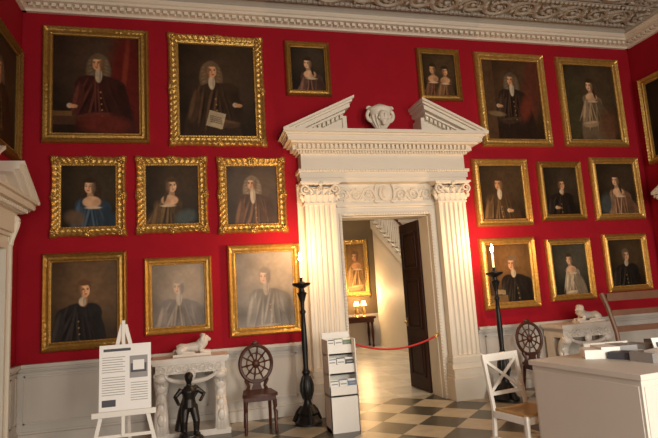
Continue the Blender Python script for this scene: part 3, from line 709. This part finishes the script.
# ---------------------------------------------------------------- white chairs
def white_chair(x,y,rz,w=.44):
    b=B(); h=w/2
    b.mi=1; b.box(-h+.02,h-.02,-.20,.18,.435,.46); b.mi=0
    for sx in(-1,1):
        b.bar((sx*(h-.02),-.20,0),(sx*(h-.02),-.20,.45),.035,.035); b.bar((sx*(h-.03),.24,0),(sx*(h-.02),.19,.45),.032,.035,(1,0,0))
        b.bar((sx*(h-.02),.19,.44),(sx*(h-.02),.27,.92),.03,.035,(1,0,0))
        b.bar((sx*(h-.02),-.2,.2),(sx*(h-.02),.22,.2),.02,.02)
    b.box(-h,h,-.22,-.185,.38,.44); b.box(-h,h,.17,.205,.38,.44)
    for s in(-1,1): b.box(s*h-.035*(s>0),s*h+.035*(s<0),-.2,.19,.38,.44)
    def bk(z): return .19+.08*(z-.44)/.48
    b.bar((-h,bk(.90),.90),(h,bk(.90),.90),.07,.024,(0,1,0)); b.bar((-h+.02,bk(.58),.58),(h-.02,bk(.58),.58),.035,.02,(0,1,0))
    b.bar((-h+.04,bk(.60),.60),(h-.04,bk(.87),.87),.028,.018,(0,1,0)); b.bar((h-.04,bk(.60),.60),(-h+.04,bk(.87),.87),.028,.018,(0,1,0))
    b.bar((-h+.02,-.2,.26),(h-.02,-.2,.26),.02,.02)
    b.obj("white_cross_back_chair",[CWHITE,RUSH],bevel=.004,loc=(x,y,0),rz=rz)
white_chair(2.86,-2.95,math.radians(12)); white_chair(3.98,-2.95,math.radians(-8),.48)

# ---------------------------------------------------------------- reception desk
b=B()
b.box(0,1.25,0,1.02,.0,.90); b.box(-.02,1.27,-.02,1.04,.90,.94)
b.box(.02,1.23,-.006,0,.06,.86); b.box(-.006,0,.02,1.0,.06,.86)
b.obj("reception_desk",[DESKM],bevel=.004,loc=(2.84,-4.35,0),rz=math.radians(7))
b=B(); random.seed(3)
for i in range(26):
    cx=3.12+.78*random.random(); cy=-4.1+.68*random.random(); n=random.randint(1,5); a=random.random()*1.2-.6; hgt=.006+.016*n
    b.mi=random.choice([0,0,0,1,2,1]); b.cb((cx,cy,.9405+hgt/2),(.15,.21,hgt),Matrix.Rotation(a,3,'Z'))
for (cx,cy,a) in((3.70,-3.72,-.2),(3.88,-3.9,.1)):
    R=Matrix.Rotation(a,3,'Z')@Matrix.Rotation(math.radians(-20),3,'X')
    b.mi=0; b.cb((cx,cy,1.01),(.18,.01,.13),R); b.mi=1; b.cb((cx,cy-.008,1.02),(.13,.006,.04),R)
b.obj("leaflet_stacks",[PAPER,PAPERD,INK])

# ---------------------------------------------------------------- oak settle
b=B(); w=1.5
for sx in(0,1):
    x=sx*w
    b.tube([(x,.28,0),(x,.25,.45),(x,.30,.9),(x+(-.03 if sx==0 else .03),.36,1.2),(x+(-.05 if sx==0 else .05),.42,1.38)],[.028,.03,.027,.028,.032],8)
    b.tube([(x,-.25,0),(x,-.25,.45),(x,-.25,.66)],[.028,.028,.024],8)
    b.tube([(x,-.30,.66),(x,-.1,.69),(x,.1,.66),(x,.27,.70)],[.032,.026,.026,.028],8)
b.box(0,w,-.27,.28,.42,.46); b.box(0,w,-.26,-.23,.34,.42)
b.bar((0,.40,1.33),(w,.40,1.33),.10,.03,(0,1,0)); b.bar((0,.345,1.13),(w,.345,1.13),.07,.028,(0,1,0)); b.bar((0,.30,.93),(w,.30,.93),.07,.028,(0,1,0)); b.bar((0,.27,.70),(w,.27,.70),.06,.028,(0,1,0))
b.obj("oak_ladder_back_settle",[OAK],smooth=True,ang=35,loc=(5.08,-1.95,0),rz=math.radians(-2))

# ---------------------------------------------------------------- hall beyond the door
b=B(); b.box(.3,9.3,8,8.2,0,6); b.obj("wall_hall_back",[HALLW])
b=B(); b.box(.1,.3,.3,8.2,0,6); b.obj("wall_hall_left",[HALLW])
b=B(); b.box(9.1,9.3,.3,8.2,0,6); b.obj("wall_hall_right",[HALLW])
b=B(); b.box(.1,9.3,.3,8.2,-.1,0); b.obj("floor_hall",[HFLOOR])
b=B(); b.box(.1,9.3,.3,8.2,6,6.1); b.obj("ceiling_hall",[WHITE])
b=B(); b.box(.3,9.1,7.96,8,0,.9); b.box(.3,9.1,7.93,8,.86,.92); b.obj("trim_dado_hall",[WHITE])
b=B(); n=23; ys=1.3; run=.27; rise=.16; xs0,xs1=5.08,6.5
for i in range(n):
    y=ys+i*run; z=(i+1)*rise
    b.box(xs0,xs1,y,y+run,z-rise if i==0 else z-rise-.02,z-.03); b.box(xs0-.03,xs1,y-.03,y+run,z-.03,z)
b.prism([(ys,0),(ys+n*run,0),(ys+n*run,n*rise),(ys,rise*.6)],'x',xs0+.02,xs0+.06)
b.prism([(ys,.02),(ys+n*run,n*rise-.25),(ys+n*run,n*rise+.02),(ys,.25)],'x',xs0-.03,xs0+.02)
for i in range(n):
    y=ys+i*run
    for d in(.07,.21):
        z=(i+1)*rise; b.lathe([(.016,0),(.022,.05),(.014,.12),(.026,.30),(.014,.45),(.012,.62),(.018,.78)],(xs0+.05,y+d,z),8)
b.lathe([(.06,0),(.06,.2),(.045,.22),(.05,.6),(.04,.9),(.06,.95),(.06,1.1),(.02,1.16)],(xs0+.05,ys-.1,0),12)
b.mi=1
b.tube([(xs0+.05,ys-.1,1.08),(xs0+.05,ys+.1,.80+rise),(xs0+.05,ys+n*run,n*rise+.82)],.035,8)
b.obj("staircase",[WHITE,MAHOG],smooth=True,ang=30)
b=B(); b.box(3.85,4.98,7.40,7.90,.80,.86); b.box(3.9,4.93,7.43,7.88,.70,.80)
for x in(3.95,4.88):
    for y in(7.47,7.84): b.lathe([(.03,0),(.04,.03),(.025,.08),(.045,.4),(.03,.6),(.045,.70)],(x,y,0),10)
b.obj("hall_side_table",[MAHOG],smooth=True,ang=35)
SHADE=mat("lamp_shade",(.9,.7,.4),.6,emis=(1,.62,.25),estr=8)
def lamp(x):
    b=B(); b.lathe([(.06,0),(.05,.02),(.02,.05),(.05,.14),(.03,.22),(.012,.26),(.012,.34)],(0,0,0),14)
    b.mi=1; b.lathe([(.085,.32),(.05,.45)],(0,0,0),16)
    b.obj("table_lamp",[BRASS,SHADE],smooth=True,loc=(x,7.60,.86))
    l=bpy.data.lights.new("lamp_light",'POINT'); l.energy=34; l.color=(1,.62,.28); l.shadow_soft_size=.08; lo=bpy.data.objects.new("lamp_light",l); S.collection.objects.link(lo); lo.location=(x,7.40,1.5)
lamp(4.48); lamp(4.70)
painting(4.25,5.06,1.45,3.15,.14,GOLDB,dict(bg=(.20,.13,.07),pre=[(.2,.5,.2,.5,0,.6,(.22,.14,.07))],figs=[dict(c=(.5,.26),s=.17,coat=(.26,.18,.10),hair=(.15,.10,.06),dec=1,tw=1.1)]),orn=.8,place=((4.24,7.99,1.45),(0,0,0)))

# ---------------------------------------------------------------- lighting
def area(name,loc,rot,sx,sy,e,col,spread=180):
    l=bpy.data.lights.new(name,'AREA'); l.shape='RECTANGLE'; l.size=sx; l.size_y=sy; l.energy=e; l.color=col; l.spread=math.radians(spread)
    o=bpy.data.objects.new(name,l); S.collection.objects.link(o); o.location=loc; o.rotation_euler=rot
for i,w in enumerate(wx): area("window_light_%d"%(i+1),((w[0]+w[1])/2,YB+.05,2.3),(math.radians(79),0,math.radians([-10,0,8][i])),1.3,3.2,[78,165,150][i],(1,.92,.80),115)
area("hall_fill_light",(3.2,3.6,5.8),(0,0,0),2.5,3,230,(1,.87,.68))  # added overhead fill for the hall; the ceiling there has no opening
w=bpy.data.worlds.new("w"); S.world=w; w.use_nodes=True; w.node_tree.nodes["Background"].inputs[0].default_value=(.8,.85,1,1); w.node_tree.nodes["Background"].inputs[1].default_value=.5

# ---------------------------------------------------------------- camera
yaw,pit,rol=math.radians(14.28),math.radians(7.92),math.radians(-3.51)
Mx=Matrix.Rotation(-yaw,4,'Z')@Matrix.Rotation(math.pi/2+pit,4,'X')@Matrix.Rotation(rol,4,'Z')
cam=bpy.data.cameras.new("camera"); cam.sensor_width=36; cam.lens=531.1/658*36; cam.clip_start=.05
co=bpy.data.objects.new("camera",cam); S.collection.objects.link(co); co.matrix_world=Matrix.Translation((0,-7.4,1.6))@Mx; S.camera=co
